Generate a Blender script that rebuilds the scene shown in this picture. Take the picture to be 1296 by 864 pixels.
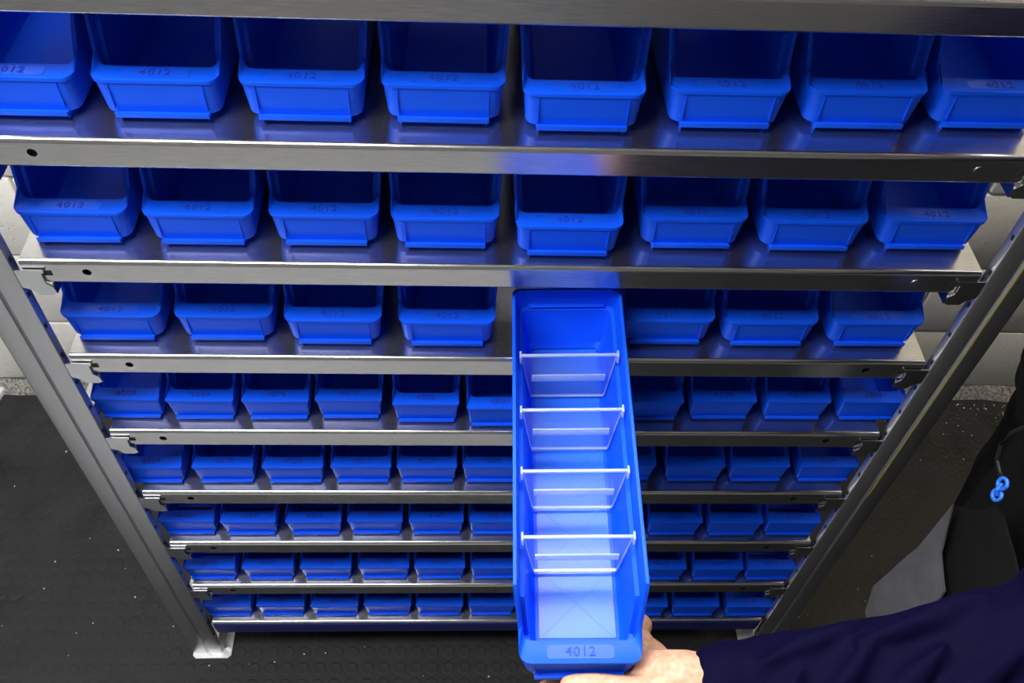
import bpy, bmesh, math, random
from mathutils import Vector, Matrix, noise
random.seed(7)
for o in list(bpy.data.objects): bpy.data.objects.remove(o)
SC = bpy.context.scene
COL = SC.collection
# ------------------------------------------------------------------ camera, light, exposure
H = 0.154063                      # shelf spacing
ZT = 1.37                         # top of the uppermost visible shelf
def zs(k): return ZT - k*H
FPX = 1150.0
YAW, PIT, ROLL = 0.0746578, 0.8816563, -0.0668373
CAM = Vector((-0.0443458, -0.6554454, ZT+0.3686948))
FWD = Vector((math.sin(YAW)*math.cos(PIT), math.cos(YAW)*math.cos(PIT), -math.sin(PIT)))
_r = Vector((math.cos(YAW), -math.sin(YAW), 0)); _d = FWD.cross(_r)
RGT = math.cos(ROLL)*_r + math.sin(ROLL)*_d
DWN = -math.sin(ROLL)*_r + math.cos(ROLL)*_d
cd = bpy.data.cameras.new('camera'); co = bpy.data.objects.new('camera', cd); COL.objects.link(co)
cd.sensor_width = 36; cd.lens = FPX/1296*36; cd.clip_start = 0.01
m = Matrix((RGT, -DWN, -FWD)).transposed().to_4x4(); m.translation = CAM
co.matrix_world = m
SC.camera = co
def ray(x, y): return FWD + RGT*((x-648)/FPX) + DWN*((y-432)/FPX)
def at_z(x, y, z): v = ray(x, y); return CAM + v*((z-CAM.z)/v.z)
def to_px(P):
    v = Vector(P)-CAM; z = v.dot(FWD)
    return 648+FPX*v.dot(RGT)/z, 432+FPX*v.dot(DWN)/z, z

w = bpy.data.worlds.new('world'); SC.world = w; w.use_nodes = True
w.node_tree.nodes['Background'].inputs[0].default_value = (.75, .85, 1, 1)
w.node_tree.nodes['Background'].inputs[1].default_value = 0.2
vs = SC.view_settings
vs.view_transform = 'Standard'; vs.look = 'None'; vs.gamma = 1; vs.use_curve_mapping = False
vs.exposure = 1.05
LAMP_STRENGTH = 14.0

# ------------------------------------------------------------------ materials
MATS = {}
def mat(name, col, rough=.5, metal=0., spec=.5, **kw):
    m = bpy.data.materials.new(name); m.use_nodes = True
    b = m.node_tree.nodes['Principled BSDF']
    b.inputs['Base Color'].default_value = (*col, 1)
    b.inputs['Roughness'].default_value = rough; b.inputs['Metallic'].default_value = metal
    b.inputs['Specular IOR Level'].default_value = spec
    for k, v in kw.items():
        b.inputs[k.replace('_', ' ')].default_value = v
    MATS[name] = m
    return m
def nodes(m): return m.node_tree.nodes, m.node_tree.links, m.node_tree.nodes['Principled BSDF']
def noise_bump(m, scale, strength, dist=.001, sc3=(1, 1, 1), detail=4, rough_var=None, col_var=None, coord='Object'):
    n, l, b = nodes(m)
    tc = n.new('ShaderNodeTexCoord'); mp = n.new('ShaderNodeMapping'); mp.inputs['Scale'].default_value = sc3
    l.new(tc.outputs[coord], mp.inputs[0])
    t = n.new('ShaderNodeTexNoise'); t.inputs['Scale'].default_value = scale; t.inputs['Detail'].default_value = detail
    l.new(mp.outputs[0], t.inputs['Vector'])
    if strength:
        bu = n.new('ShaderNodeBump'); bu.inputs['Strength'].default_value = strength; bu.inputs['Distance'].default_value = dist
        l.new(t.outputs[0], bu.inputs['Height']); l.new(bu.outputs[0], b.inputs['Normal'])
    if rough_var:
        mr = n.new('ShaderNodeMapRange'); mr.inputs[1].default_value = .3; mr.inputs[2].default_value = .7
        mr.inputs[3].default_value, mr.inputs[4].default_value = rough_var
        l.new(t.outputs[0], mr.inputs[0]); l.new(mr.outputs[0], b.inputs['Roughness'])
    if col_var:
        cr = n.new('ShaderNodeValToRGB')
        cr.color_ramp.elements[0].position = .3; cr.color_ramp.elements[1].position = .7
        cr.color_ramp.elements[0].color = (*col_var[0], 1); cr.color_ramp.elements[1].color = (*col_var[1], 1)
        l.new(t.outputs[0], cr.inputs[0]); l.new(cr.outputs[0], b.inputs['Base Color'])
    return t
BLUE = mat('blue_plastic', (.004, .084, .80), .40, spec=.13)
noise_bump(BLUE, 900, .06, .0004)
BLUE2 = mat('blue_plastic_glare', (.02, .135, .66), .27, spec=.3)  # paler copy of the bin blue, white lamp glare mixed in
STEEL = mat('galvanised_steel', (.60, .61, .62), .22, .98, Anisotropic=.4)
noise_bump(STEEL, 40, 0, .0003, (1, 16, 16), 6, rough_var=(.17, .22), col_var=((.47, .475, .48), (.58, .58, .58)))
def _tan():
    n, l, b = nodes(STEEL); t = n.new('ShaderNodeTangent'); t.direction_type = 'UV_MAP'; t.uv_map = 'UVMap'; l.new(t.outputs[0], b.inputs['Tangent'])
_tan()
POST = mat('post_steel', (.50, .51, .53), .36, .96)
noise_bump(POST, 300, .05, .0004, (1, 1, 1), 4, rough_var=(.34, .42))
FOOT = mat('zinc_foot', (.75, .75, .74), .4, .6)
CLIP = mat('zinc_clip', (.60, .62, .63), .25, 1.)
BACKING = mat('hole_backing_dark', (.06, .06, .06), .6, .5)
DARK = mat('hole_shade', (.008, .008, .009), .8)
NAVYP = mat('navy_fascia', (.012, .015, .14), .4)
YELLOW = mat('yellow_reflection', (.45, .36, .02), .6)
RUBBER = mat('black_rubber', (.020, .020, .022), .5, spec=.3)
noise_bump(RUBBER, 14, .25, .001, (1, 1, 1), 8, rough_var=(.5, .68), col_var=((.011, .011, .012), (.025, .025, .027)))
WALLM = mat('white_block_paint', (.74, .73, .70), .75)
def wall_nodes():
    n, l, b = nodes(WALLM)
    tc = n.new('ShaderNodeTexCoord')
    a = n.new('ShaderNodeTexNoise'); a.inputs['Scale'].default_value = 120; a.inputs['Detail'].default_value = 8; a.inputs['Roughness'].default_value = .65
    v = n.new('ShaderNodeTexVoronoi'); v.inputs['Scale'].default_value = 70
    l.new(tc.outputs['Object'], a.inputs['Vector']); l.new(tc.outputs['Object'], v.inputs['Vector'])
    r = n.new('ShaderNodeMapRange'); r.inputs[1].default_value = .05; r.inputs[2].default_value = .22
    l.new(v.outputs['Distance'], r.inputs[0])
    mu = n.new('ShaderNodeMath'); mu.operation = 'ADD'; l.new(a.outputs[0], mu.inputs[0]); l.new(r.outputs[0], mu.inputs[1])
    bu = n.new('ShaderNodeBump'); bu.inputs['Strength'].default_value = .5; bu.inputs['Distance'].default_value = .003
    l.new(mu.outputs[0], bu.inputs['Height']); l.new(bu.outputs[0], b.inputs['Normal'])
    g = n.new('ShaderNodeTexNoise'); g.inputs['Scale'].default_value = 3; g.inputs['Detail'].default_value = 5
    l.new(tc.outputs['Object'], g.inputs['Vector'])
    cr = n.new('ShaderNodeValToRGB'); cr.color_ramp.elements[0].position = .35; cr.color_ramp.elements[1].position = .65
    cr.color_ramp.elements[0].color = (.70, .68, .61, 1); cr.color_ramp.elements[1].color = (.88, .87, .83, 1)
    l.new(g.outputs[0], cr.inputs[0]); l.new(cr.outputs[0], b.inputs['Base Color'])
wall_nodes()
MORTAR = mat('painted_mortar', (.55, .54, .50), .85); noise_bump(MORTAR, 150, .5, .002)
CEMENT = mat('dirty_cement', (.22, .215, .20), .9)
noise_bump(CEMENT, 160, .8, .004, col_var=((.06, .06, .055), (.42, .41, .38)))
PLASTER = mat('plain_plaster', (.55, .55, .53), .8); noise_bump(PLASTER, 80, .1, .001)
BOUNCE_FLOOR = mat('bounce_concrete', (.46, .46, .46), .7); noise_bump(BOUNCE_FLOOR, 30, .2, .001, col_var=((.40, .40, .405), (.50, .505, .51)))
GREYWALL = mat('grey_wall_paint', (.20, .20, .20), .8); noise_bump(GREYWALL, 80, .1, .001)
CEIL = mat('ceiling_paint', (.42, .42, .42), .8); noise_bump(CEIL, 60, .1, .001)
GREYBOX = mat('light_grey_paint', (.62, .63, .64), .5)
FLECK = mat('pale_flecks', (.70, .67, .58), .8)
VELVET = mat('navy_velvet', (.014, .012, .085), .75, spec=.05, Sheen_Weight=.05, Sheen_Roughness=.3, Sheen_Tint=(.16, .14, .75, 1))
noise_bump(VELVET, 900, .25, .001, col_var=((.0012, .0008, .010), (.0022, .0016, .020)))
TROUS = mat('black_workwear', (.007, .007, .0075), .85, spec=.12); noise_bump(TROUS, 500, .3, .001)
GREYCL = mat('charcoal_canvas', (.075, .075, .085), .85, Sheen_Weight=.15)
noise_bump(GREYCL, 40, .3, .002, detail=8, col_var=((.045, .045, .052), (.07, .07, .08)))
SHINY = mat('black_leather', (.008, .008, .009), .3)
CORD = mat('blue_cord', (.02, .16, .75), .5)
SKIN = mat('skin', (.72, .42, .29), .5, Subsurface_Weight=.15, Subsurface_Radius=(.008, .003, .0015))
noise_bump(SKIN, 220, .25, .0008, detail=5, col_var=((.52, .26, .16), (.64, .38, .26)))
NAIL = mat('nail', (.80, .50, .40), .3)
HAIR = mat('dark_hair', (.03, .02, .015), .6)
EYE = mat('eye', (.05, .04, .04), .2)
LIP = mat('lips', (.5, .2, .16), .5)
LAMPM = bpy.data.materials.new('added_lamp_diffuser'); LAMPM.use_nodes = True
_b = LAMPM.node_tree.nodes['Principled BSDF']; _b.inputs['Base Color'].default_value = (.9, .9, .9, 1)
_b.inputs['Emission Color'].default_value = (1, .985, .97, 1); _b.inputs['Emission Strength'].default_value = LAMP_STRENGTH
WARM = LAMPM.copy(); WARM.name = 'added_warm_diffuser'; WARM.node_tree.nodes['Principled BSDF'].inputs['Emission Color'].default_value = (1, .78, .45, 1)
WHITEM = mat('white_enamel', (.8, .8, .8), .4)
# clear divider plastic: see-through and gloss, haze tinted with blue light off the bin
CLEAR = bpy.data.materials.new('clear_plastic'); CLEAR.use_nodes = True
def clear_nodes(mm, haze):
    n = mm.node_tree.nodes; l = mm.node_tree.links; n.clear()
    out = n.new('ShaderNodeOutputMaterial'); tr = n.new('ShaderNodeBsdfTransparent'); tr.inputs[0].default_value = (.96, .97, .98, 1)
    df = n.new('ShaderNodeBsdfDiffuse'); df.inputs[0].default_value = (.72, .84, 1, 1)
    tl = n.new('ShaderNodeBsdfTranslucent'); tl.inputs[0].default_value = (.72, .84, 1, 1)
    gl = n.new('ShaderNodeBsdfGlossy'); gl.inputs['Roughness'].default_value = .12
    a = n.new('ShaderNodeMixShader'); a.inputs[0].default_value = .5; l.new(df.outputs[0], a.inputs[1]); l.new(tl.outputs[0], a.inputs[2])
    b = n.new('ShaderNodeMixShader'); b.inputs[0].default_value = haze; l.new(tr.outputs[0], b.inputs[1]); l.new(a.outputs[0], b.inputs[2])
    c = n.new('ShaderNodeMixShader'); c.inputs[0].default_value = .05; l.new(b.outputs[0], c.inputs[1]); l.new(gl.outputs[0], c.inputs[2])
    l.new(c.outputs[0], out.inputs[0])
clear_nodes(CLEAR, .11)
FROST = bpy.data.materials.new('frosted_plastic'); FROST.use_nodes = True; clear_nodes(FROST, .6)

# ------------------------------------------------------------------ helpers
def smooth(me, ang=35):
    for p in me.polygons: p.use_smooth = True
    me.set_sharp_from_angle(angle=math.radians(ang))
def mesh_of(bm, name, material, ang=35):
    me = bpy.data.meshes.new(name); bmesh.ops.recalc_face_normals(bm, faces=bm.faces)
    bm.to_mesh(me); bm.free(); smooth(me, ang)
    if material: me.materials.append(material)
    return me
def link(name, me, parent=None, mx=None):
    o = bpy.data.objects.new(name, me); COL.objects.link(o)
    if parent: o.parent = parent
    if mx is not None: o.matrix_local = mx
    return o
def obj(name, bm, material, parent=None, ang=35): return link(name, mesh_of(bm, name, material, ang), parent)
def empty(name, loc=(0, 0, 0), label=None, cat=None, group=None):
    o = bpy.data.objects.new(name, None); COL.objects.link(o); o.location = loc; o.empty_display_size = .05
    tag(o, label, cat, group); return o
def tag(o, label=None, cat=None, group=None, kind=None):
    if label: o['label'] = label
    if cat: o['category'] = cat
    if group: o['group'] = group
    if kind: o['kind'] = kind
    return o
def box(bm, x0, x1, y0, y1, z0, z1, bev=0):
    vs_ = [bm.verts.new((x, y, z)) for x in (x0, x1) for y in (y0, y1) for z in (z0, z1)]
    fs = []
    for f in ((0, 1, 3, 2), (4, 6, 7, 5), (0, 4, 5, 1), (2, 3, 7, 6), (0, 2, 6, 4), (1, 5, 7, 3)):
        fs.append(bm.faces.new([vs_[i] for i in f]))
    bmesh.ops.recalc_face_normals(bm, faces=fs)
    if bev:
        es = list({e for f in fs for e in f.edges})
        bmesh.ops.bevel(bm, geom=es, offset=bev, segments=2, affect='EDGES', profile=.5)
    return bm
def boxo(name, dims, material, parent=None, bev=0):
    bm = bmesh.new(); box(bm, *dims, bev=bev); return obj(name, bm, material, parent)
def prism(bm, pts, a, b, axis='x'):
    """closed outline extruded along an axis"""
    def P(u, v, t): return {'x': (t, u, v), 'y': (u, t, v), 'z': (u, v, t)}[axis]
    A = [bm.verts.new(P(u, v, a)) for u, v in pts]; B = [bm.verts.new(P(u, v, b)) for u, v in pts]
    n = len(pts)
    for i in range(n): bm.faces.new((A[i], A[(i+1) % n], B[(i+1) % n], B[i]))
    bm.faces.new(A[::-1]); bm.faces.new(B)
def tube(bm, pts, r, n=8, closed=False):
    pts = [Vector(p) for p in pts]; rings = []
    for i, p in enumerate(pts):
        a = pts[i-1] if (i or closed) else p; b = pts[(i+1) % len(pts)] if (i < len(pts)-1 or closed) else p
        t = (b-a).normalized(); q = t.to_track_quat('Z', 'Y')
        rings.append([bm.verts.new(p + q @ Vector((r*math.cos(2*math.pi*k/n), r*math.sin(2*math.pi*k/n), 0))) for k in range(n)])
    m_ = len(pts) if closed else len(pts)-1
    for i in range(m_):
        A, B = rings[i], rings[(i+1) % len(pts)]
        for k in range(n): bm.faces.new((A[k], A[(k+1) % n], B[(k+1) % n], B[k]))
    if not closed: bm.faces.new(rings[0][::-1]); bm.faces.new(rings[-1])
def rrect(w_, h_, r, n=5):
    out = []
    for cx, cy, a0 in ((w_/2-r, h_/2-r, 0), (-w_/2+r, h_/2-r, 90), (-w_/2+r, -h_/2+r, 180), (w_/2-r, -h_/2+r, 270)):
        for k in range(n+1):
            a = math.radians(a0+90*k/n); out.append((cx+r*math.cos(a), cy+r*math.sin(a)))
    return out
def eval_mesh(o):
    dg = bpy.context.evaluated_depsgraph_get()
    return bpy.data.meshes.new_from_object(o.evaluated_get(dg), depsgraph=dg)
def text_mesh(s, size, ext, material, name):
    c = bpy.data.curves.new(name, 'FONT'); c.body = s; c.size = size; c.extrude = ext; c.align_x = 'CENTER'; c.align_y = 'CENTER'
    c.resolution_u = 3; c.space_character = 1.12
    o = bpy.data.objects.new(name, c); COL.objects.link(o); bpy.context.view_layer.update()
    me = eval_mesh(o); bpy.data.objects.remove(o); bpy.data.curves.remove(c)
    me.materials.clear(); me.materials.append(material); me.name = name
    return me

# ------------------------------------------------------------------ the room
XL, XR, YF, YB, ZC = -2.6, 2.6, -1.9, 0.63, 2.36
MAT_Y = -.42      # rubber ends here; beyond it an added pale floor that bounces light
fl = obj('floor', box(bmesh.new(), XL, XR, MAT_Y, YB+.1, -.05, 0), RUBBER); tag(fl, kind='structure')
tag(obj('floor', box(bmesh.new(), XL, .25, YF, MAT_Y, -.05, -.003), BOUNCE_FLOOR), kind='structure')  # made-up pale patch out of view, bounces light onto the left flanges
tag(obj('floor', box(bmesh.new(), .25, XR, YF, MAT_Y, -.05, 0), RUBBER), kind='structure')
cl = obj('ceiling', box(bmesh.new(), XL, XR, YF, YB+.1, ZC, ZC+.05), CEIL); tag(cl, kind='structure')
for nm, d in (('wall_left', (XL-.1, XL, YF, YB+.1, 0, ZC)), ('wall_right', (XR, XR+.1, YF, YB+.1, 0, ZC)), ('wall_front', (XL-.1, XR+.1, YF-.1, YF, 0, ZC))):
    tag(boxo(nm, d, GREYWALL if nm != 'wall_left' else PLASTER), kind='structure')
wb = tag(boxo('wall_back', (XL, XR, YB+.006, YB+.1, 0, ZC), MORTAR), kind='structure')
# concrete blocks of the back wall, courses of 0.2 m, each a piece
def block_mesh(w_, h_, nm):
    bm = bmesh.new(); box(bm, -w_/2, w_/2, -.012, .02, -h_/2, h_/2, bev=.004); return mesh_of(bm, nm, WALLM)
BLK = block_mesh(.394, .194, 'block')
rows = int(ZC/.2)
for r in range(rows+1):
    off = (.2 if r % 2 else 0)-.07
    x = XL-.2+off
    while x < XR+.2:
        a, b = max(x, XL), min(x+.4, XR)
        z0, z1 = r*.2+.03, min(r*.2+.23, ZC)
        if b-a > .05 and z1-z0 > .03:
            me = BLK if (b-a > .399 and z1-z0 > .199) else block_mesh(b-a-.006, z1-z0-.006, 'block_cut')
            o = link('block', me, wb); o.location = ((a+b)/2, YB+.006+random.uniform(-.0015, .0015), (z0+z1)/2)
        x += .4
# dirty cement fillet along the wall's foot
bm = bmesh.new(); N = 160; ring = []
for i in range(N+1):
    x = XL+(XR-XL)*i/N; j = .022+.016*noise.noise(Vector((x*9, 0, 1))); k = .034+.02*noise.noise(Vector((x*7, 3, 0)))
    ring.append([bm.verts.new((x, YB-.006-j, 0)), bm.verts.new((x, YB-.006-j*.45, k*.6)), bm.verts.new((x, YB-.004, k)), bm.verts.new((x, YB+.02, k)), bm.verts.new((x, YB+.02, 0))])
for i in range(N):
    for k in range(5): bm.faces.new((ring[i][k], ring[i][(k+1) % 5], ring[i+1][(k+1) % 5], ring[i+1][k]))
bm.faces.new(ring[0]); bm.faces.new(ring[-1][::-1])
tag(obj('trim_1', bm, CEMENT), kind='structure')
# raised round studs of the rubber floor
SP, SR, SH = .0305, .0128, .0006
def stud(bm, x, y, n=14):
    lo = [bm.verts.new((x+SR*math.cos(2*math.pi*k/n), y+SR*math.sin(2*math.pi*k/n), -.0002)) for k in range(n)]
    mi = [bm.verts.new((x+SR*.9*math.cos(2*math.pi*k/n), y+SR*.9*math.sin(2*math.pi*k/n), SH)) for k in range(n)]
    inn = [bm.verts.new((x+SR*.72*math.cos(2*math.pi*k/n), y+SR*.72*math.sin(2*math.pi*k/n), SH*.55)) for k in range(n)]
    for a, b in ((lo, mi), (mi, inn)):
        for k in range(n): bm.faces.new((a[k], a[(k+1) % n], b[(k+1) % n], b[k]))
    bm.faces.new(inn)
bm = bmesh.new(); stud(bm, 0, 0); STUD = mesh_of(bm, 'floor_stud', RUBBER, 60)
cells = []
iy = 0; y = MAT_Y+.02
while y < YB-.045:
    x = -2.0
    while x < 2.0:
        cells.append((x, y)); x += SP
    y += SP; iy += 1
def seen(c):
    px, py, d = to_px((c[0], c[1], 0))
    if d < 0 or not (0 < px < 1296 and 0 < py < 864): return 9
    if px > 225 and py < 800 and px < 1000 and abs(px-590) < 400-(.0): 
        # behind the rack?
        lx = 24+.539*(py-331)-60
        if px > lx and px < 1240-.64*(py-345)+60: return 9
    return d
cells.sort(key=seen)
for c in cells[:300]:
    o = link('floor_stud', STUD, fl); o.location = (c[0], c[1], 0)
bm = bmesh.new()
for c in cells[300:]: stud(bm, c[0], c[1], 10)
tag(obj('floor_studs', bm, RUBBER, fl, 60), kind='stuff')
# crumbs lying on the floor
bm = bmesh.new()
spots = [(at_z(random.uniform(0, 660), random.uniform(520, 860), .001)) for _ in range(60)] + [at_z(random.uniform(1130, 1290), random.uniform(515, 585), .001) for _ in range(26)] + [at_z(random.uniform(1000, 1150), random.uniform(640, 790), .001) for _ in range(8)]
for i in range(140): spots.append(Vector((random.uniform(.8, 1.9), YB-.04-abs(random.gauss(0, .02)), .001)))
for p in spots:
    if p.y > YB-.03: continue
    s = random.uniform(.0007, .0018)
    mt = Matrix.Translation((p.x, p.y, SH+s*.6)) @ Matrix.Rotation(random.uniform(0, 3), 4, 'Z') @ Matrix.Diagonal((s*random.uniform(.8, 1.8), s, s*.7, 1))
    bmesh.ops.create_icosphere(bm, subdivisions=1, radius=1, matrix=mt)
tag(obj('floor_crumbs', bm, FLECK), 'tiny pale crumbs scattered over the black studded floor', 'crumbs', kind='stuff')

# made-up ceiling lamps, out of view, set for light on steel and bins
def lamp(x, y, lx, ly, label, lm=LAMPM):
    t = empty('added_lamp', (x, y, ZC), label, 'added lamp', 'added ceiling lamps out of view')
    bm = bmesh.new(); box(bm, -lx/2-.03, lx/2+.03, -ly/2-.03, ly/2+.03, -.06, 0, bev=.006); obj('housing', bm, WHITEM, t)
    bm = bmesh.new(); prism(bm, [(-ly/2, -.061), (-ly/2, -.075), (-ly/4, -.092), (ly/4, -.092), (ly/2, -.075), (ly/2, -.061)], -lx/2, lx/2, 'x'); obj('diffuser', bm, lm, t, 20)
lamp(-.78, -.48, 1.05, .42, 'long white ceiling lamp added out of view above the aisle')
lamp(.02, .28, 1.1, .32, 'long white ceiling lamp added out of view above the shelving rack')
lamp(1.75, .44, .9, .12, 'short warm ceiling lamp added out of view to brighten the right wall', WARM)

# ------------------------------------------------------------------ the shelving rack
rack = empty('shelving_rack', (0, 0, 0), 'galvanised steel shelving rack full of blue storage bins', 'shelving')
FH, TH, DEP = .032, .0012, .40
HOLE_R = .0045
def shelf_mesh(fascia=False):
    bm = bmesh.new()
    R = .005
    hx = (-.5+.064, .5-.068); hz = -.0155
    # profile of the sheet (y,z): rear flange, top, rounded front bend, front flange, return lip
    prof = [(DEP, -FH), (DEP, -.003), (DEP-.003, 0), (.1, 0), (R, 0)]
    for k in range(1, 6):
        a = math.radians(90+90*k/5); prof.append((R+R*math.cos(a), -R+R*math.sin(a)))
    tail = [(0, -FH+.0025), (.0008, -FH+.0008), (.0025, -FH), (.012, -FH)]
    xs = [-.5, .5]
    def strip(pr, a, b):
        A = [bm.verts.new((a, y, z)) for y, z in pr]; B = [bm.verts.new((b, y, z)) for y, z in pr]
        for i in range(len(pr)-1): bm.faces.new((A[i], B[i], B[i+1], A[i+1]))
    strip(prof, *xs); strip(tail, *xs)
    # front face with two round holes
    zt, zb = -R, -FH+.0025
    c = .008
    xa = [-.5]
    for h in hx: xa += [h-c, h+c]
    xa.append(.5)
    for i in range(len(xa)-1):
        a, b = xa[i], xa[i+1]
        if i % 2 == 0: strip([(0, zt), (0, zb)], a, b); continue
        h = hx[i//2]; n = 20; ci = []; sq = []
        for k in range(n):
            an = 2*math.pi*(k+.5)/n; cx, cz = math.cos(an), math.sin(an)
            ci.append(bm.verts.new((h+HOLE_R*cx, 0, hz+HOLE_R*cz)))
            s = min((c/abs(cx)) if abs(cx) > 1e-6 else 9, ((zt-hz) if cz > 0 else (hz-zb))/abs(cz) if abs(cz) > 1e-6 else 9)
            sq.append(bm.verts.new((h+s*cx, 0, hz+s*cz)))
        for k in range(n): bm.faces.new((sq[k], sq[(k+1) % n], ci[(k+1) % n], ci[k]))
        corner = {}
        for sx in (1, -1):
            for sz in (1, -1):
                kk = [k for k in range(n) if (math.cos(2*math.pi*(k+.5)/n) > 0) == (sx > 0) and (math.sin(2*math.pi*(k+.5)/n) > 0) == (sz > 0)]
                onx = [k for k in kk if abs(abs(sq[k].co.x-h)-c) < 1e-6]; onz = [k for k in kk if k not in onx]
                if onx and onz:
                    kx = max(onx, key=lambda k: abs(sq[k].co.z-hz)); kz = max(onz, key=lambda k: abs(sq[k].co.x-h))
                    cv = bm.verts.new((h+sx*c, 0, zt if sz > 0 else zb)); bm.faces.new((sq[kx], cv, sq[kz]))
    bmesh.ops.remove_doubles(bm, verts=bm.verts, dist=1e-5)
    bm.normal_update()
    def outward(f):
        c = f.calc_center_median()
        if c.y > DEP-.01 and c.z < -.001: return Vector((0, 1, .3))
        if c.z < -FH+.0015: return Vector((0, -.3, -1))
        if c.y < R-.0001 and c.z > -R-.0001: return Vector((0, -1, 1))
        if c.y < .0009: return Vector((0, -1, 0))
        return Vector((0, 0, 1))
    bmesh.ops.reverse_faces(bm, faces=[f for f in bm.faces if f.normal.dot(outward(f)) < 0])
    bm.normal_update()
    return bm
_bm = shelf_mesh(); me = bpy.data.meshes.new('shelf_sheet'); _bm.to_mesh(me); _bm.free()
_o = bpy.data.objects.new('tmp', me); COL.objects.link(_o); _m = _o.modifiers.new('s', 'SOLIDIFY'); _m.thickness = TH; _m.offset = -1
bpy.context.view_layer.update(); me = eval_mesh(_o); bpy.data.objects.remove(_o); me.name = 'shelf'; smooth(me, 40); me.materials.clear(); me.materials.append(STEEL)
SHELF = me
def grain_uv(me):
    uv = me.uv_layers.new(name='UVMap')
    for lp in me.loops:
        c = me.vertices[lp.vertex_index].co; uv.data[lp.index].uv = (c.z-c.y, c.x)
grain_uv(SHELF)
bm = bmesh.new()
# shelf clip: flat hook plate over the flange end with a rounded tongue below it
prism(bm, [(-.507, -.011), (-.478, -.011), (-.4775, -.0135), (-.4815, -.016), (-.4815, -.030), (-.4755, -.0355), (-.4745, -.044), (-.479, -.047), (-.493, -.047), (-.498, -.040), (-.507, -.036)], -.0032, -.0012, 'y')
CLIPM = mesh_of(bm, 'shelf_clip', CLIP)
bm = bmesh.new(); prism(bm, [(-.0012, -.033), (.018, -.033), (.022, -.037), (.022, -.043), (.018, -.047), (-.0012, -.047)], -.4765, -.4750, 'x'); TONGUE = mesh_of(bm, 'clip_tongue', CLIP)
bm = bmesh.new(); box(bm, -.4800, -.4715, -.0006, .0004, -.0205, -.0135, bev=.0003); SLOTM = mesh_of(bm, 'flange_slot', DARK)  # near-black box painting the shade inside a flange slot
rowname = ['uppermost', 'top', 'second', 'third', 'fourth', 'fifth', 'sixth', 'seventh', 'bottom']
mirror = Matrix.Diagonal((-1, 1, 1, 1))
def mir(me):
    m2 = me.copy(); m2.transform(mirror); m2.flip_normals(); return m2
CLIPM2, TONGUE2, SLOTM2 = mir(CLIPM), mir(TONGUE), mir(SLOTM)
bm = bmesh.new(); bmesh.ops.create_cone(bm, segments=20, radius1=HOLE_R*1.0, radius2=HOLE_R*.9, depth=.0012, cap_ends=True, matrix=Matrix.Translation((.5-.068, -.0002, -.0155)) @ Matrix.Rotation(math.pi/2, 4, 'X')); PLUG = mesh_of(bm, 'hole_plug', CLIP)
bm = bmesh.new(); box(bm, -.49, .49, .0060, .0072, -.0285, -.0016); HOLE_BACK = mesh_of(bm, 'hole_backing', BACKING)  # dark strip added behind the flange so its holes look shaded
for k in range(9):
    s = link('shelf', SHELF, rack); s.location = (0, 0, zs(k))
    for a, b in ((CLIPM, CLIPM2), (TONGUE, TONGUE2), (SLOTM, SLOTM2)):
        if k == 8: continue
        nm = a.name
        link(nm, a, s); link(nm, b, s)
    link('hole_backing', HOLE_BACK, s)
    if k in (1, 2): link('hole_plug', PLUG, s)
# blue kick board hooked on the lowest shelf
s = boxo('kick_board', (-.497, .497, -.0022, -.0006, zs(8)-.036, zs(8)-.0035), NAVYP, rack); s['label'] = 'navy blue front board under the lowest shelf'
# posts
def post_mesh(z0, z1):
    a, b = .507, .562   # inner, outer x
    f, d = -.004, .046
    g = .532            # centre groove
    di = .0075          # short inner return, deeper outer one
    out = [(a, di), (a, f+.004), (a+.0012, f+.0012), (a+.004, f), (g-.0035, f), (g-.001, f+.0035), (g+.001, f+.0035), (g+.0035, f), (b-.004, f), (b-.0012, f+.0012), (b, f+.004), (b, d),
           (b-.0018, d), (b-.0018, f+.0065), (g+.004, f+.0055), (a+.0018, f+.0055), (a+.0018, di)]
    bm = bmesh.new(); prism(bm, out, z0, z1, 'z'); return mesh_of(bm, 'post', POST, 30)
PM = post_mesh(.004, 1.43); PM2 = mir(PM)
bm = bmesh.new(); box(bm, .5066, .5100, -.0012, .0030, -.0036, .0036, bev=.0008); NOTCH = mesh_of(bm, 'post_slot', DARK)  # solid dark box, the shade of an open slot as colour
NOTCH2 = mir(NOTCH)
def foot(sx):
    bm = bmesh.new(); x0, x1 = .4905, .562
    pts = [(x0+.006, -.0135), (x1-.006, -.0135), (x1, -.008), (x1, .055), (x0, .055), (x0, -.008)]
    pts = [(sx*x, y) for x, y in pts]
    prism(bm, pts, 0.0006, .0040, 'z'); return bm
for sx, pm, nm_ in ((-1, PM2, NOTCH2), (1, PM, NOTCH)):
    po = link('post', pm, rack)
    for k in range(9):
        for j in range(3):
            z = zs(k)-j*H/3+.001
            if z < .06: continue
            o = link('post_slot', nm_, po); o.location = (0, 0, z)
    obj('foot_plate', foot(sx), FOOT, po)
    bm = bmesh.new(); bmesh.ops.create_cone(bm, segments=6, radius1=.005, radius2=.005, depth=.012, cap_ends=True, matrix=Matrix.Translation((sx*.4985, .006, .010))); obj('foot_bolt', bm, CLIP, po)
    bm = bmesh.new(); prism(bm, [(sx*.505, .0035), (sx*.5065, .0035), (sx*.5065, .05), (sx*.505, .05)], .0038, .06, 'z'); obj('foot_bracket', bm, FOOT, po)
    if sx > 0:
        bm = bmesh.new(); box(bm, .5362, .5374, -.00425, -.0039, .60, 1.20); o = obj('reflection_stripe', bm, YELLOW, po)  # yellow reflection in the post, painted as a thin strip
    ro = link('post', pm, rack); ro.matrix_local = Matrix.Translation((0, .432, 0)) @ Matrix.Diagonal((1, -1, 1, 1))
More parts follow.
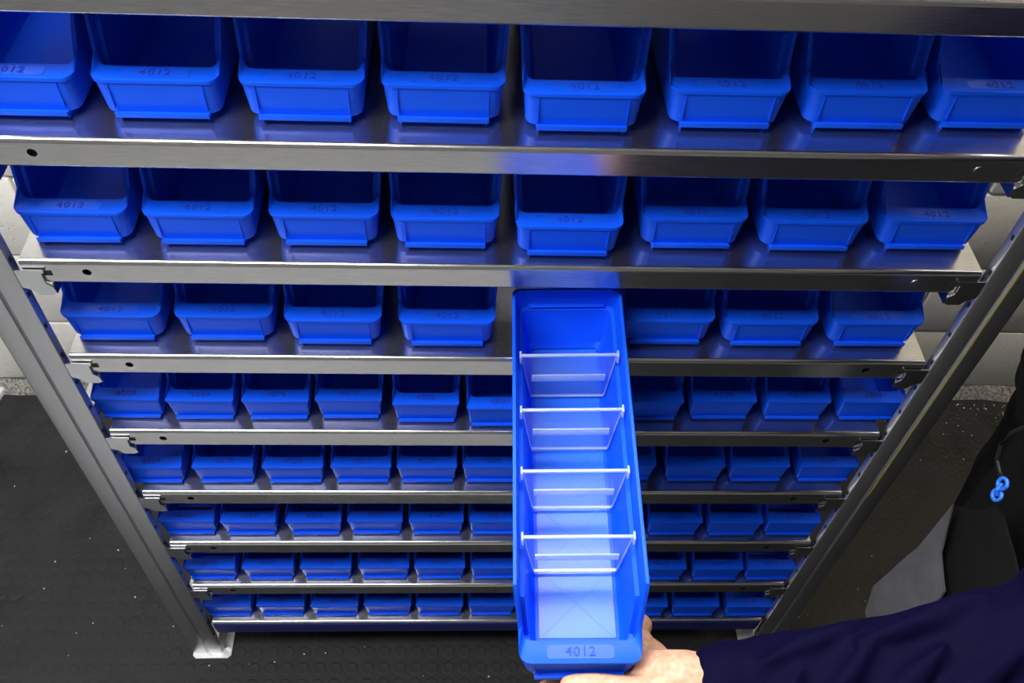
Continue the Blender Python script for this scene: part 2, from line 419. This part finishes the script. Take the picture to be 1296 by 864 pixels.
for sx in (-1, 1):   # side braces tying the front and rear posts
    for z in (.12, .72, 1.38):
        boxo('side_brace', (*sorted((sx*.540, sx*.556)), 0.010, .42, z-.012, z+.012), POST, rack)

# ------------------------------------------------------------------ bins
def bin_mesh(L, H_, wb_, wt_, lz, panel, bend, rc, z0, ledge, name):
    th = .0022; fz = z0+.004
    def hw(z): return (wb_+(wt_-wb_)*z/H_)/2
    p1 = panel+.003
    def top(v):
        t = (v-p1)/(bend-p1); t = max(0, min(1, t)); t = t*t*(3-2*t)*.45+t*.55
        return lz+(H_-lz)*t
    sv = [p1+.0045, p1+.010, p1+.016, p1+.022, bend-.003, bend, bend+.004, .09, .16, .24, .32, L-.012]
    def outline(zf, inset, vf, vr, r, extra=0):
        """right half from front centre to rear centre, then mirrored; zf(v) gives the height"""
        pts = []
        def add(u, v, full=False):
            z = zf(v); x = hw(z)-inset+extra
            pts.append((x+u if not full else u*x, v, z))
        z = zf(vf); x = hw(z)-inset+extra
        for f in (0, .33, .66): pts.append((f*(x-r), vf, z))
        for k in range(6):
            a = math.radians(-90+90*k/5); v = vf+r+r*math.sin(a); zz = zf(v); xx = hw(zz)-inset+extra
            pts.append((xx-r+r*math.cos(a), v, zz))
        for v in sv:
            v2 = max(v, vf+r+.0005); zz = zf(v2); pts.append((hw(zz)-inset+extra, v2, zz))
        r2 = .008
        for k in range(5):
            a = math.radians(90*k/4); v = vr-r2+r2*math.sin(a); zz = zf(v); xx = hw(zz)-inset+extra
            pts.append((xx-r2+r2*math.cos(a), v, zz))
        pts.append(((hw(zf(vr))-inset)*.5, vr, zf(vr))); pts.append((0, vr, zf(vr)))
        left = [(-x, v, z) for x, v, z in pts[-2:0:-1]]
        return pts+left
    rb = .0012
    spec = [
        outline(lambda v: z0, .004, .006, L-.004, max(rc-.002, .002)),
        outline(lambda v: z0+.003, 0, .0025, L, rc),
        outline(lambda v: (z0+top(v))/2, 0, .0012, L, rc),
        outline(lambda v: top(v)-.0045, 0, .0002, L, rc),
        outline(lambda v: top(v)-.0040, 0, -.0008, L+rb, rc, rb),
        outline(lambda v: top(v), 0, -.0008, L+rb, rc, rb),
        outline(lambda v: top(v), th, panel, L-th, .009),
        outline(lambda v: max(top(v)-.027, fz+.02), th+.0006, panel+.001, L-th-.0005, .009),
        outline(lambda v: max(top(v)-.0285, fz+.019), th+ledge, panel+.002, L-th-ledge, .009),
        outline(lambda v: fz+.006, th+ledge+.001, panel+.003, L-th-ledge-.002, .009),
        outline(lambda v: fz, th+ledge+.005, panel+.007, L-th-ledge-.007, .009)]
    bm = bmesh.new(); rings = [[bm.verts.new(p) for p in s] for s in spec]; n = len(rings[0])
    for a, b in zip(rings, rings[1:]):
        for k in range(n): bm.faces.new((a[k], a[(k+1) % n], b[(k+1) % n], b[k]))
    def cap(r):   # strip across the ring (left/right mirrored points)
        h = n//2
        for k in range(h):
            a, b = r[k], r[k+1]; c, d = r[(n-k-1) % n], r[(n-k) % n]
            vsx = []
            for v in (a, b, c, d):
                if v not in vsx: vsx.append(v)
            if len(vsx) > 2: bm.faces.new(vsx)
    cap(rings[0]); cap(rings[-1])
    bmesh.ops.recalc_face_normals(bm, faces=bm.faces)
    es = [e for e in bm.edges if len(e.link_faces) == 2 and e.calc_face_angle() > math.radians(38)]
    lip = [e for e in es if all(any(abs((v.co-Vector(p)).length) < 1e-6 for p in spec[5]+spec[6]) for v in e.verts)]
    if lip: bmesh.ops.bevel(bm, geom=lip, offset=.0014, segments=3, affect='EDGES', profile=.5, clamp_overlap=True)
    return mesh_of(bm, name, BLUE, 40)
LZ, PANEL, BEND, BL, BH = .045, .020, .050, .389, .100
WIDE = bin_mesh(BL, BH, .1006, .117, LZ, PANEL, BEND, .011, .006, .0045, 'wide_bin_body')
LZ9, PAN9, BEND9, BH9 = .0425, .0172, .042, .082
NARR = bin_mesh(BL, BH9, .0755, .0880, LZ9, PAN9, BEND9, .0022, .004, .003, 'narrow_bin_body')
MATTE = mat('blue_plastic_matte', (.003, .040, .50), .7)
POLI = mat('blue_plastic_polished', (.006, .085, .76), .3, spec=.25)
T12 = text_mesh('4012', .0125, .0008, MATTE, 'number'); T09 = text_mesh('4009', .0115, .0007, MATTE, 'number')
bm = bmesh.new(); box(bm, -.0415, .0415, -.0032, .0035, .0065, .0095, bev=.0005); box(bm, -.0415, .0415, -.0032, -.0018, .0085, .0120, bev=.0004); RAIL = mesh_of(bm, 'label_rail', BLUE)
bm = bmesh.new(); box(bm, -.0358, .0358, -.0022, .0045, .0042, .0062, bev=.0004); box(bm, -.0358, .0358, -.0022, -.0010, .0060, .0080, bev=.0003); RAIL9 = mesh_of(bm, 'label_rail', BLUE)
bm = bmesh.new(); prism(bm, rrect(.060, .0125, .003), -.0002, .0005, 'z'); PLATE = mesh_of(bm, 'number_plate', POLI)
bm = bmesh.new(); box(bm, -.0006, .0006, .0022, .37, .0002, .0078, bev=.0003); FIN = mesh_of(bm, 'foot_fin', BLUE)
bm = bmesh.new(); box(bm, -.0006, .0006, .008, .37, .0002, .0055, bev=.0003); FIN9 = mesh_of(bm, 'foot_fin', BLUE)
bm = bmesh.new(); box(bm, -.0004, .0004, -.0006, .0016, .014, .040); SEAM = mesh_of(bm, 'label_seam', BLUE)
def wide_bin(mx, label, group='wide blue shelf bins'):
    t = empty('shelf_bin', (0, 0, 0), label, 'storage bin', group); t.matrix_world = mx
    link('body', WIDE, t); link('label_rail', RAIL, t)
    link('number_plate', PLATE, t, Matrix.Translation((0, .0095, LZ)))
    link('number', T12, t, Matrix.Translation((0, .0095, LZ+.0003)))
    for sx in (-1, 1):
        link('foot_fin', FIN, t, Matrix.Translation((sx*.039, 0, 0)))
        link('label_seam', SEAM, t, Matrix.Translation((sx*.0405, 0, 0)))
    return t
def narrow_bin(mx, label, group='narrow blue shelf bins'):
    t = empty('shelf_bin', (0, 0, 0), label, 'storage bin', group); t.matrix_world = mx
    link('body', NARR, t); link('label_rail', RAIL9, t)
    link('number', T09, t, Matrix.Translation((0, .0095, LZ9+.0003)))
    for sx in (-1, 1): link('foot_fin', FIN9, t, Matrix.Translation((sx*.028, 0, 0)))
    return t
# clear divider, origin at its bottom centre, standing across the bin
def trap(w0, w1, z0, z1): return [(-w0/2+.004, z0), (w0/2-.004, z0), (w0/2, z0+.004), (w1/2, z1), (-w1/2, z1), (-w0/2, z0+.004)]
bm = bmesh.new(); prism(bm, trap(.083, .1005, .0, .075), -.0007, .0007, 'y'); DPL = mesh_of(bm, 'plate', CLEAR)
bm = bmesh.new(); box(bm, -.0505, .0505, -.0014, .0014, .0742, .0772, bev=.0004); DTOP = mesh_of(bm, 'edge_bead', FROST)
bm = bmesh.new(); box(bm, -.0395, .0395, -.0046, -.0007, .0345, .0405, bev=.0006); box(bm, -.0395, .0395, -.0046, -.0030, .0400, .0460, bev=.0004); DSTR = mesh_of(bm, 'label_strip', FROST)
bm = bmesh.new(); box(bm, .0500, .0522, -.0042, .0042, .066, .0785, bev=.0006); DHK = mesh_of(bm, 'hook', FROST); DHK2 = mir(DHK)
bm = bmesh.new(); box(bm, -.0405, .0405, -.0013, .0013, -.0004, .0012); DBOT = mesh_of(bm, 'bottom_bead', FROST)
bm = bmesh.new(); prism(bm, [(.0405, .0012), (.0415, .0040), (.0502, .0740), (.0494, .0740), (.0407, .0042), (.0395, .0012)], -.0010, .0010, 'y'); DSD = mesh_of(bm, 'side_bead', FROST); DSD2 = mir(DSD)
def divider(mx, label, group):
    t = empty('bin_divider', (0, 0, 0), label, 'divider', group); t.matrix_world = mx
    link('plate', DPL, t); link('edge_bead', DTOP, t); link('bottom_bead', DBOT, t); link('side_bead', DSD, t); link('side_bead', DSD2, t); link('label_strip', DSTR, t); link('hook', DHK, t); link('hook', DHK2, t)
    return t
ordn = ['first', 'second', 'third', 'fourth', 'fifth', 'sixth', 'seventh', 'eighth', 'ninth', 'tenth', 'eleventh']
def place(px, side, py, k, lz, half, zoff=0.):
    P = at_z(px, py, zs(k)+lz); x = P.x+(half if side == 'l' else -half if side == 'r' else 0)
    return x, P.y
wide_rows = {
    1: [(-75, 'l', 95), (112.7, 'l', 99), (300.5, 'l', 103), (482.6, 'l', 106), (663.8, 'l', 117), (1002.7, 'r', 117), (1177, 'r', 118), (1342, 'r', 118)],
    2: [(15, 'l', 267.4), (178, 'l', 270.5), (339.6, 'l', 272), (495, 'l', 275.6), (654, 'l', 285.8), (947.7, 'r', 278.6), (1101, 'r', 281.7), (1252.5, 'r', 280.5)],
    3: [(74.7, 'l', 399), (219, 'l', 399.5), (359, 'l', 404.6), (505, 'l', 407.3), None, (905.7, 'r', 406.6), (1037.4, 'r', 409), (1172, 'r', 409.6)]}
for k, row in wide_rows.items():
    for i, e in enumerate(row):
        if e is None: continue
        x, y = place(e[0], e[1], e[2], k, LZ, .054)
        tail = ', pulled slightly forward' if (i == 4) else ''
        lab = 'wide blue plastic bin, %s from left in the %s row%s' % (ordn[i], rowname[k], tail)
        mx = Matrix.Translation((x, max(y, .004), zs(k))) @ Matrix.Rotation(random.uniform(-.006, .006), 4, 'Z')
        wide_bin(mx, lab)
        if k < 3:
            divider(mx @ Matrix.Translation((0, .236 if i % 2 else .304, .016)), 'clear plastic divider inside the %s wide bin of the %s row' % (ordn[i], rowname[k]), 'dividers inside the shelved bins')
narrow_rows = {
    4: [(199.5, 'r', 505), (209.5, 'l', 506.3), (306, 'l', 506.5), (399, 'l', 505.5), (497.6, 'l', 510.5), (592, 'l', 516), None, (865, 'r', 508.5), (957.5, 'r', 507.5), (1051.6, 'r', 508), (1068.6, 'l', 508)],
    5: [(228, 'r', 591), (243, 'l', 590.7), (332, 'l', 591), (419, 'l', 590.5), (503, 'l', 590.5), (586.5, 'l', 590.5), None, (830, 'r', 588.5), (918, 'r', 589.6), (999.7, 'r', 590), (1086.5, 'r', 590)],
    6: [(269.7, 'r', 659), (278.5, 'l', 660), (361.6, 'l', 660), (440, 'l', 659), (518, 'l', 659.4), (594.4, 'l', 659.5), None, None, (889, 'r', 660.5), (965.5, 'r', 661), (973.5, 'l', 661)],
    7: [(296.4, 'r', 718.5), (306.5, 'l', 718.8), (380, 'l', 718.5), (453.8, 'l', 717.7), (525, 'l', 718), (596.5, 'l', 718), None, None, (868.4, 'r', 719.5), (940.5, 'r', 719.5), (1006, 'r', 719.5)],
    8: [(316.6, 'r', 766.5), (325, 'l', 766.5), (393.5, 'l', 767), (461, 'l', 766), (527, 'l', 766.5), (593.5, 'l', 766), None, None, (844.7, 'r', 767), (910, 'r', 767), (978, 'r', 767)]}
for k, row in narrow_rows.items():
    xs = [None if e is None else place(e[0], e[1], e[2], k, LZ9, .041) for e in row]
    kn = [i for i in range(11) if xs[i]]
    for i in range(11):
        if xs[i] is None:
            a = max(j for j in kn if j < i); b = min(j for j in kn if j > i); f = (i-a)/(b-a)
            xs[i] = (xs[a][0]*(1-f)+xs[b][0]*f, xs[a][1]*(1-f)+xs[b][1]*f)
    for i in range(11):     # keep neighbours from touching
        if i and xs[i][0]-xs[i-1][0] < .0915: xs[i] = (xs[i-1][0]+.0915, xs[i][1])
    for i, (x, y) in enumerate(xs):
        hid = ', behind the pulled-out bin' if row[i] is None else ''
        lab = 'narrow blue plastic bin, %s from left in the %s row%s' % (ordn[i], rowname[k], hid)
        narrow_bin(Matrix.Translation((x, max(y, .004), zs(k))) @ Matrix.Rotation(random.uniform(-.006, .006), 4, 'Z'), lab)
# the bin pulled out of the third row, resting on the shelf edge and held in the hand
t_, ya_, ro_ = .0362, .0197, .0565
V = Vector((math.sin(ya_)*math.cos(t_), math.cos(ya_)*math.cos(t_), math.sin(t_)))
U = Vector((math.cos(ya_), -math.sin(ya_), 0)); Wv = U.cross(V)
U2 = math.cos(ro_)*U+math.sin(ro_)*Wv; W2 = -math.sin(ro_)*U+math.cos(ro_)*Wv
PB = Matrix((U2, V, W2)).transposed().to_4x4(); PB.translation = (.0603, -.3644, ZT-.4758)
pb = wide_bin(PB, 'wide blue bin pulled out of the third row and held by a hand')
# its floor plate with a raised lattice
bm = bmesh.new(); prism(bm, [(-.036, .034), (.036, .034), (.0365, .372), (-.0365, .372)], .0098, .0106, 'z')
fp = obj('floor_plate', bm, BLUE2, pb)
boxo('rear_ridge', (-.042, .042, BL-.0075, BL-.002, BH-.024, BH-.0225), BLUE, pb, bev=.0004)
bm = bmesh.new()
def rib(a, b, wd=.0005):
    a, b = Vector(a), Vector(b); d = (b-a).normalized(); nn = Vector((-d.y, d.x))*wd
    prism(bm, [tuple(a+nn), tuple(a-nn), tuple(b-nn), tuple(b+nn)], .0105, .0110, 'z')
for v0 in (.036, .105, .175, .245):
    rib((-.033, v0), (.034, v0+.064)); rib((.033, v0), (-.034, v0+.064))
obj('floor_ribs', bm, BLUE2, fp)
for i, v in enumerate((.0985, .1665, .236, .304)):
    divider(PB @ Matrix.Translation((0, v, .016)), 'clear plastic divider in the pulled-out bin, %s from its front' % ordn[i], 'dividers in the pulled-out bin')

# ------------------------------------------------------------------ pale board whose corner shows at the left edge
c0, ca, cb = at_z(7.5, 487.5, .014), at_z(0, 477, .014), at_z(0, 499.5, .014)
da, db = (ca-c0).normalized(), (cb-c0).normalized()
q = [c0, c0+da*.22, c0+da*.22+db*.5, c0+db*.5]
bm = bmesh.new(); prism(bm, [(p.x, p.y) for p in q], .0016, .014, 'z')
bmesh.ops.bevel(bm, geom=bm.edges[:], offset=.001, segments=2, affect='EDGES')
tag(obj('loose_board', bm, GREYBOX), 'pale grey board lying on the floor at the left edge', 'board')

# ------------------------------------------------------------------ the person
_t = bmesh.new(); bmesh.ops.create_icosphere(_t, subdivisions=2, radius=1); ICO = [v.co.copy() for v in _t.verts]; _t.free()
def rcone(bm, a, b, ra, rb, sub=2):
    a, b = Vector(a), Vector(b); t = bmesh.new()
    for p, r in ((a, ra), (b, rb)):
        for c in ICO: t.verts.new(p+c*r)
    bmesh.ops.convex_hull(t, input=t.verts[:])
    bmesh.ops.delete(t, geom=[v for v in t.verts if not v.link_faces], context='VERTS')
    me = bpy.data.meshes.new('hull'); t.to_mesh(me); t.free(); bm.from_mesh(me); bpy.data.meshes.remove(me)
def chain(bm, pts, sub=2):
    for (a, ra), (b, rb) in zip(pts, pts[1:]): rcone(bm, a, b, ra, rb, sub)
def ell(bm, c, r, rot=None):
    mt = Matrix.Translation(c)
    if rot: mt = mt @ rot
    bmesh.ops.create_icosphere(bm, subdivisions=3, radius=1, matrix=mt @ Matrix.Diagonal((*r, 1)))
def fused(bm, voxel, it, name, material, fac=.5):
    me = bpy.data.meshes.new('tmp'); bm.to_mesh(me); bm.free()
    o = bpy.data.objects.new('tmp', me); COL.objects.link(o)
    r = o.modifiers.new('r', 'REMESH'); r.mode = 'VOXEL'; r.voxel_size = voxel
    s = o.modifiers.new('s', 'SMOOTH'); s.factor = fac; s.iterations = it
    bpy.context.view_layer.update(); m2 = eval_mesh(o); bpy.data.objects.remove(o); bpy.data.meshes.remove(me)
    m2.name = name; m2.materials.clear(); m2.materials.append(material)
    for p in m2.polygons: p.use_smooth = True
    return m2
PX, PY = .73, -.05
person = empty('person', (PX, PY, 0), 'person in navy velvet sweater and black work trousers holding the pulled-out bin', 'person')
def part(name, me): 
    o = link(name, me, person); o.matrix_parent_inverse = Matrix.Translation((-PX, -PY, 0)); return o
SHL, ELB, WRI = (.625, -.245, 1.28), (.475, -.372, .985), (.178, -.379, .914)
SHR, ELR, WRR = (.80, .14, 1.36), (.90, .20, 1.08), (.86, .20, .85)
# hand (left, palm up under the bin, thumb along its front)
bm = bmesh.new()
chain(bm, [((.30, -.377, .932), .034), (WRI, .0275), ((.150, -.374, .914), .028), ((.130, -.368, .902), .027)])
ell(bm, (.120, -.352, .884), (.036, .034, .014), Matrix.Rotation(.12, 4, 'Y'))
chain(bm, [((.150, -.376, .914), .024), ((.124, -.386, .911), .0205), ((.106, -.3850, .916), .0155), ((.088, -.3815, .9195), .0116), ((.070, -.3805, .9205), .0120), ((.055, -.3795, .920), .0106), ((.048, -.3790, .9195), .0090)])
for i, (y0, dy, ln) in enumerate(((-.372, .006, .92), (-.352, .004, 1.), (-.332, .002, .95), (-.315, 0, .78))):
    zb = .8735
    chain(bm, [((.125, y0+.004, .886), .012), ((.098, y0+.003, zb+.003), .0105), ((.098-.030*ln, y0+dy, zb), .0092), ((.098-.055*ln, y0+dy, zb+.0008), .0084), ((.098-.074*ln, y0+dy, zb+.002), .0070)])
# index knuckle rising at the bin's right corner
chain(bm, [((.128, -.356, .890), .013), ((.1265, -.343, .892), .010), ((.126, -.333, .886), .008)])
HAND = fused(bm, .0017, 7, 'hand', SKIN)
# rest of the body
HIPS = ((.705, -.125), (.82, .03))
bm = bmesh.new()
pel = (.73, -.05, .95)
NK = Vector((.66, -.05, 1.46)); HD = Vector((.625, -.045, 1.605))
chain(bm, [(pel, .12), ((.71, -.05, 1.1), .115), ((.69, -.05, 1.25), .12), ((.675, -.05, 1.38), .09), (NK, .05), ((.645, -.048, 1.52), .055)])
chain(bm, [((.675, -.05, 1.36), .075), (SHL, .058), (ELB, .043), ((.30, -.377, .932), .035)])
chain(bm, [((.675, -.05, 1.36), .075), (SHR, .058), (ELR, .043), (WRR, .028)])
hb = Vector(WRR)
chain(bm, [(hb, .028), (hb+Vector((-.01, 0, -.06)), .030), (hb+Vector((-.015, 0, -.10)), .020)])
for dx in (-.03, -.01, .01, .03): chain(bm, [(hb+Vector((-.012+dx*.9, -dx*.3, -.08)), .012), (hb+Vector((-.02+dx*.9, -.01-dx*.3, -.14)), .009), (hb+Vector((-.02+dx*.8, -.02-dx*.3, -.175+abs(dx)*.3)), .0075)])
chain(bm, [(hb+Vector((-.025, 0, -.04)), .013), (hb+Vector((-.05, -.01, -.08)), .010), (hb+Vector((-.055, -.015, -.11)), .008)])
for hx_, hy in HIPS:
    chain(bm, [((hx_, hy, .92), .095), ((hx_-.01, hy+.005, .72), .078), ((hx_-.01, hy+.005, .50), .056), ((hx_+.04, hy, .30), .054), ((hx_+.085, hy-.01, .09), .038)])
    chain(bm, [((hx_+.085, hy-.01, .07), .036), ((hx_+.055, hy+.055, .045), .03)])
ell(bm, HD, (.098, .076, .118))
ell(bm, HD+Vector((-.07, 0, -.045)), (.032, .048, .05))
chain(bm, [(HD+Vector((-.09, 0, .01)), .010), (HD+Vector((-.107, 0, -.02)), .014)])
for sy in (-1, 1): ell(bm, HD+Vector((.01, sy*.077, -.005)), (.02, .010, .032))
BODY = fused(bm, .007, 5, 'body', SKIN)
bmj = bmesh.new(); bmj.from_mesh(BODY); bmj.from_mesh(HAND); bmj.to_mesh(BODY); bmj.free()
for p in BODY.polygons: p.use_smooth = True
part('body', BODY)
for sy in (-1, 1):
    bm = bmesh.new(); ell(bm, HD+Vector((-.088, sy*.031, .01)), (.012, .014, .009)); part('eye', mesh_of(bm, 'eye', EYE))
bm = bmesh.new(); ell(bm, HD+Vector((-.098, 0, -.057)), (.010, .026, .008)); part('mouth', mesh_of(bm, 'mouth', LIP))
bm = bmesh.new(); ell(bm, HD+Vector((.023, 0, .033)), (.100, .086, .105)); ell(bm, HD+Vector((.055, 0, -.025)), (.07, .078, .09)); part('hair', fused(bm, .006, 3, 'hair', HAIR))
# thumb nail
bm = bmesh.new(); ell(bm, (.0555, -.3860, .9275), (.0080, .0050, .0040), Matrix.Rotation(.75, 4, 'X')); part('thumb_nail', mesh_of(bm, 'thumb_nail', NAIL))
# sweater
bm = bmesh.new()
chain(bm, [((.715, -.05, 1.20), .146), ((.69, -.05, 1.26), .145), ((.675, -.05, 1.38), .105), ((.665, -.05, 1.43), .065)])
chain(bm, [((.675, -.05, 1.35), .09), (SHL, .082), ((.56, -.32, 1.12), .072), (ELB, .066), ((.36, -.377, .944), .054), ((.27, -.377, .926), .045), ((.212, -.378, .916), .0395), ((.190, -.379, .914), .038)])
chain(bm, [((.675, -.05, 1.35), .09), (SHR, .078), (ELR, .066), ((.875, .20, .92), .05)])
# folds of the left sleeve
def fold(pts, r): chain(bm, [(p, r*(.35, .8, 1, .8, .35)[i]) for i, p in enumerate(pts)])
def sl(t, ang, lift=1.0):
    """point on the sleeve: t 0 cuff .. 1 elbow, ang around it (0 = up, 90 = towards the camera)"""
    a, b = Vector((.190, -.379, .914)), Vector(ELB); p = a.lerp(b, t); d = (b-a).normalized()
    r = (.038+(.066-.038)*t**.9)*lift
    up = Vector((0, 0, 1)); up = (up-d*up.dot(d)).normalized(); sd = d.cross(up)
    if sd.y > 0: sd = -sd
    an = math.radians(ang); return p+r*(up*math.cos(an)+sd*math.sin(an))
for t0, t1, a0, a1, r in ((.00, .22, 120, 10, .010), (.10, .42, 118, -5, .012), (.22, .62, 112, 5, .014), (.36, .85, 105, 8, .016), (.52, 1.02, 110, 25, .017), (.70, 1.1, 120, 45, .016), (.10, .45, -5, -50, .010), (.4, .9, -15, -50, .012)):
    fold([sl(t0+(t1-t0)*f, a0+(a1-a0)*f, .86) for f in (0, .25, .5, .75, 1)], r)
SWE = fused(bm, .004, 6, 'sweater', VELVET)
def ruffle(me, layers):
    co = [v.co.copy() for v in me.vertices]; no = [v.normal.copy() for v in me.vertices]; out = []
    for c, n_ in zip(co, no): out += list(c+n_*sum(noise.noise(c*f)*a for f, a in layers))
    me.vertices.foreach_set('co', out); me.update()
ruffle(SWE, ((22, .0035), (55, .0012)))
part('sweater', SWE)
# trousers
bm = bmesh.new()
chain(bm, [((.705, -.05, 1.20), .138), ((.72, -.05, 1.08), .138), ((.73, -.05, .93), .136)])
for hx_, hy in HIPS:
    chain(bm, [((hx_, hy, .93), .112), ((hx_-.01, hy+.005, .72), .096), ((hx_-.01, hy+.005, .50), .078), ((hx_+.04, hy, .30), .076), ((hx_+.085, hy-.01, .08), .072)])
TRO = fused(bm, .007, 5, 'trousers', TROUS)
ruffle(TRO, ((14, .006), (40, .002)))
tr = part('trousers', TRO)
# pockets hanging in front of the thigh
def panel(name, pts, th, material, par):
    """a curved cloth panel through world points given row by row"""
    bm = bmesh.new(); g = [[bm.verts.new(p) for p in row] for row in pts]
    for i in range(len(g)-1):
        for j in range(len(g[0])-1): bm.faces.new((g[i][j], g[i][j+1], g[i+1][j+1], g[i+1][j]))
    bmesh.ops.subdivide_edges(bm, edges=bm.edges[:], cuts=3, use_grid_fill=True)
    bmesh.ops.recalc_face_normals(bm, faces=bm.faces); bmesh.ops.solidify(bm, geom=bm.faces[:], thickness=th)
    for v in bm.verts: v.co += Vector((1, 1, 0))*(noise.noise(v.co*25)*.003)
    o = obj(name, bm, material, par, 50); return o
def W(x, y, X=None, Z=None):
    if Z is not None: return at_z(x, y, Z)
    v = ray(x, y); return CAM+v*((X-CAM.x)/v.x)
pk = panel('holster_pocket', [[W(1208, 637, X=.512), W(1192, 700, X=.520), W(1197, 748, X=.522)], [W(1165, 690, X=.510), W(1160, 735, X=.518), W(1170, 790, X=.522)], [W(1107, 742, X=.508), W(1125, 790, X=.512), W(1150, 850, X=.520)], [W(1098, 772, X=.508), W(1105, 830, X=.512), W(1130, 890, X=.520)]], .003, GREYCL, tr)
pk['label'] = 'charcoal grey hanging canvas pocket'
panel('pocket_flap', [[W(1212, 640, X=.530), W(1240, 645, X=.535), W(1266, 640, X=.54)], [W(1196, 690, X=.535), W(1235, 700, X=.540), W(1285, 700, X=.545)], [W(1200, 755, X=.537), W(1245, 760, X=.542), W(1300, 770, X=.546)]], .003, TROUS, tr)
bm = bmesh.new(); tube(bm, [W(1298, 541, X=.535), W(1280, 548, X=.535), W(1268, 562, X=.535), W(1262, 582, X=.535), W(1266, 600, X=.535), W(1276, 612, X=.535)], .003, 8); obj('belt_loop', bm, SHINY, tr)
bm = bmesh.new(); c0 = W(1262, 626, X=.528); c1 = W(1269, 612, X=.530)
for c in (c0, c1):
    tube(bm, [c+Vector((.002*math.sin(a), .006*math.cos(a), .006*math.sin(a))) for a in [2*math.pi*k/12 for k in range(12)]], .0022, 8, True)
tube(bm, [c0, c0.lerp(c1, .5)+Vector((-.003, 0, 0)), c1], .0025, 8)
o = obj('cord_toggle', bm, CORD, tr); o['label'] = 'bright blue cord toggle'
# shoes
for hx_, hy in HIPS:
    bm = bmesh.new(); chain(bm, [((hx_+.105, hy-.015, .075), .055), ((hx_+.09, hy, .05), .048), ((hx_+.05, hy+.055, .045), .043), ((hx_+.03, hy+.09, .042), .040)])
    me = fused(bm, .006, 4, 'shoe', SHINY)
    for v in me.vertices: v.co.z = max(v.co.z, .0012)
    part('shoe', me)
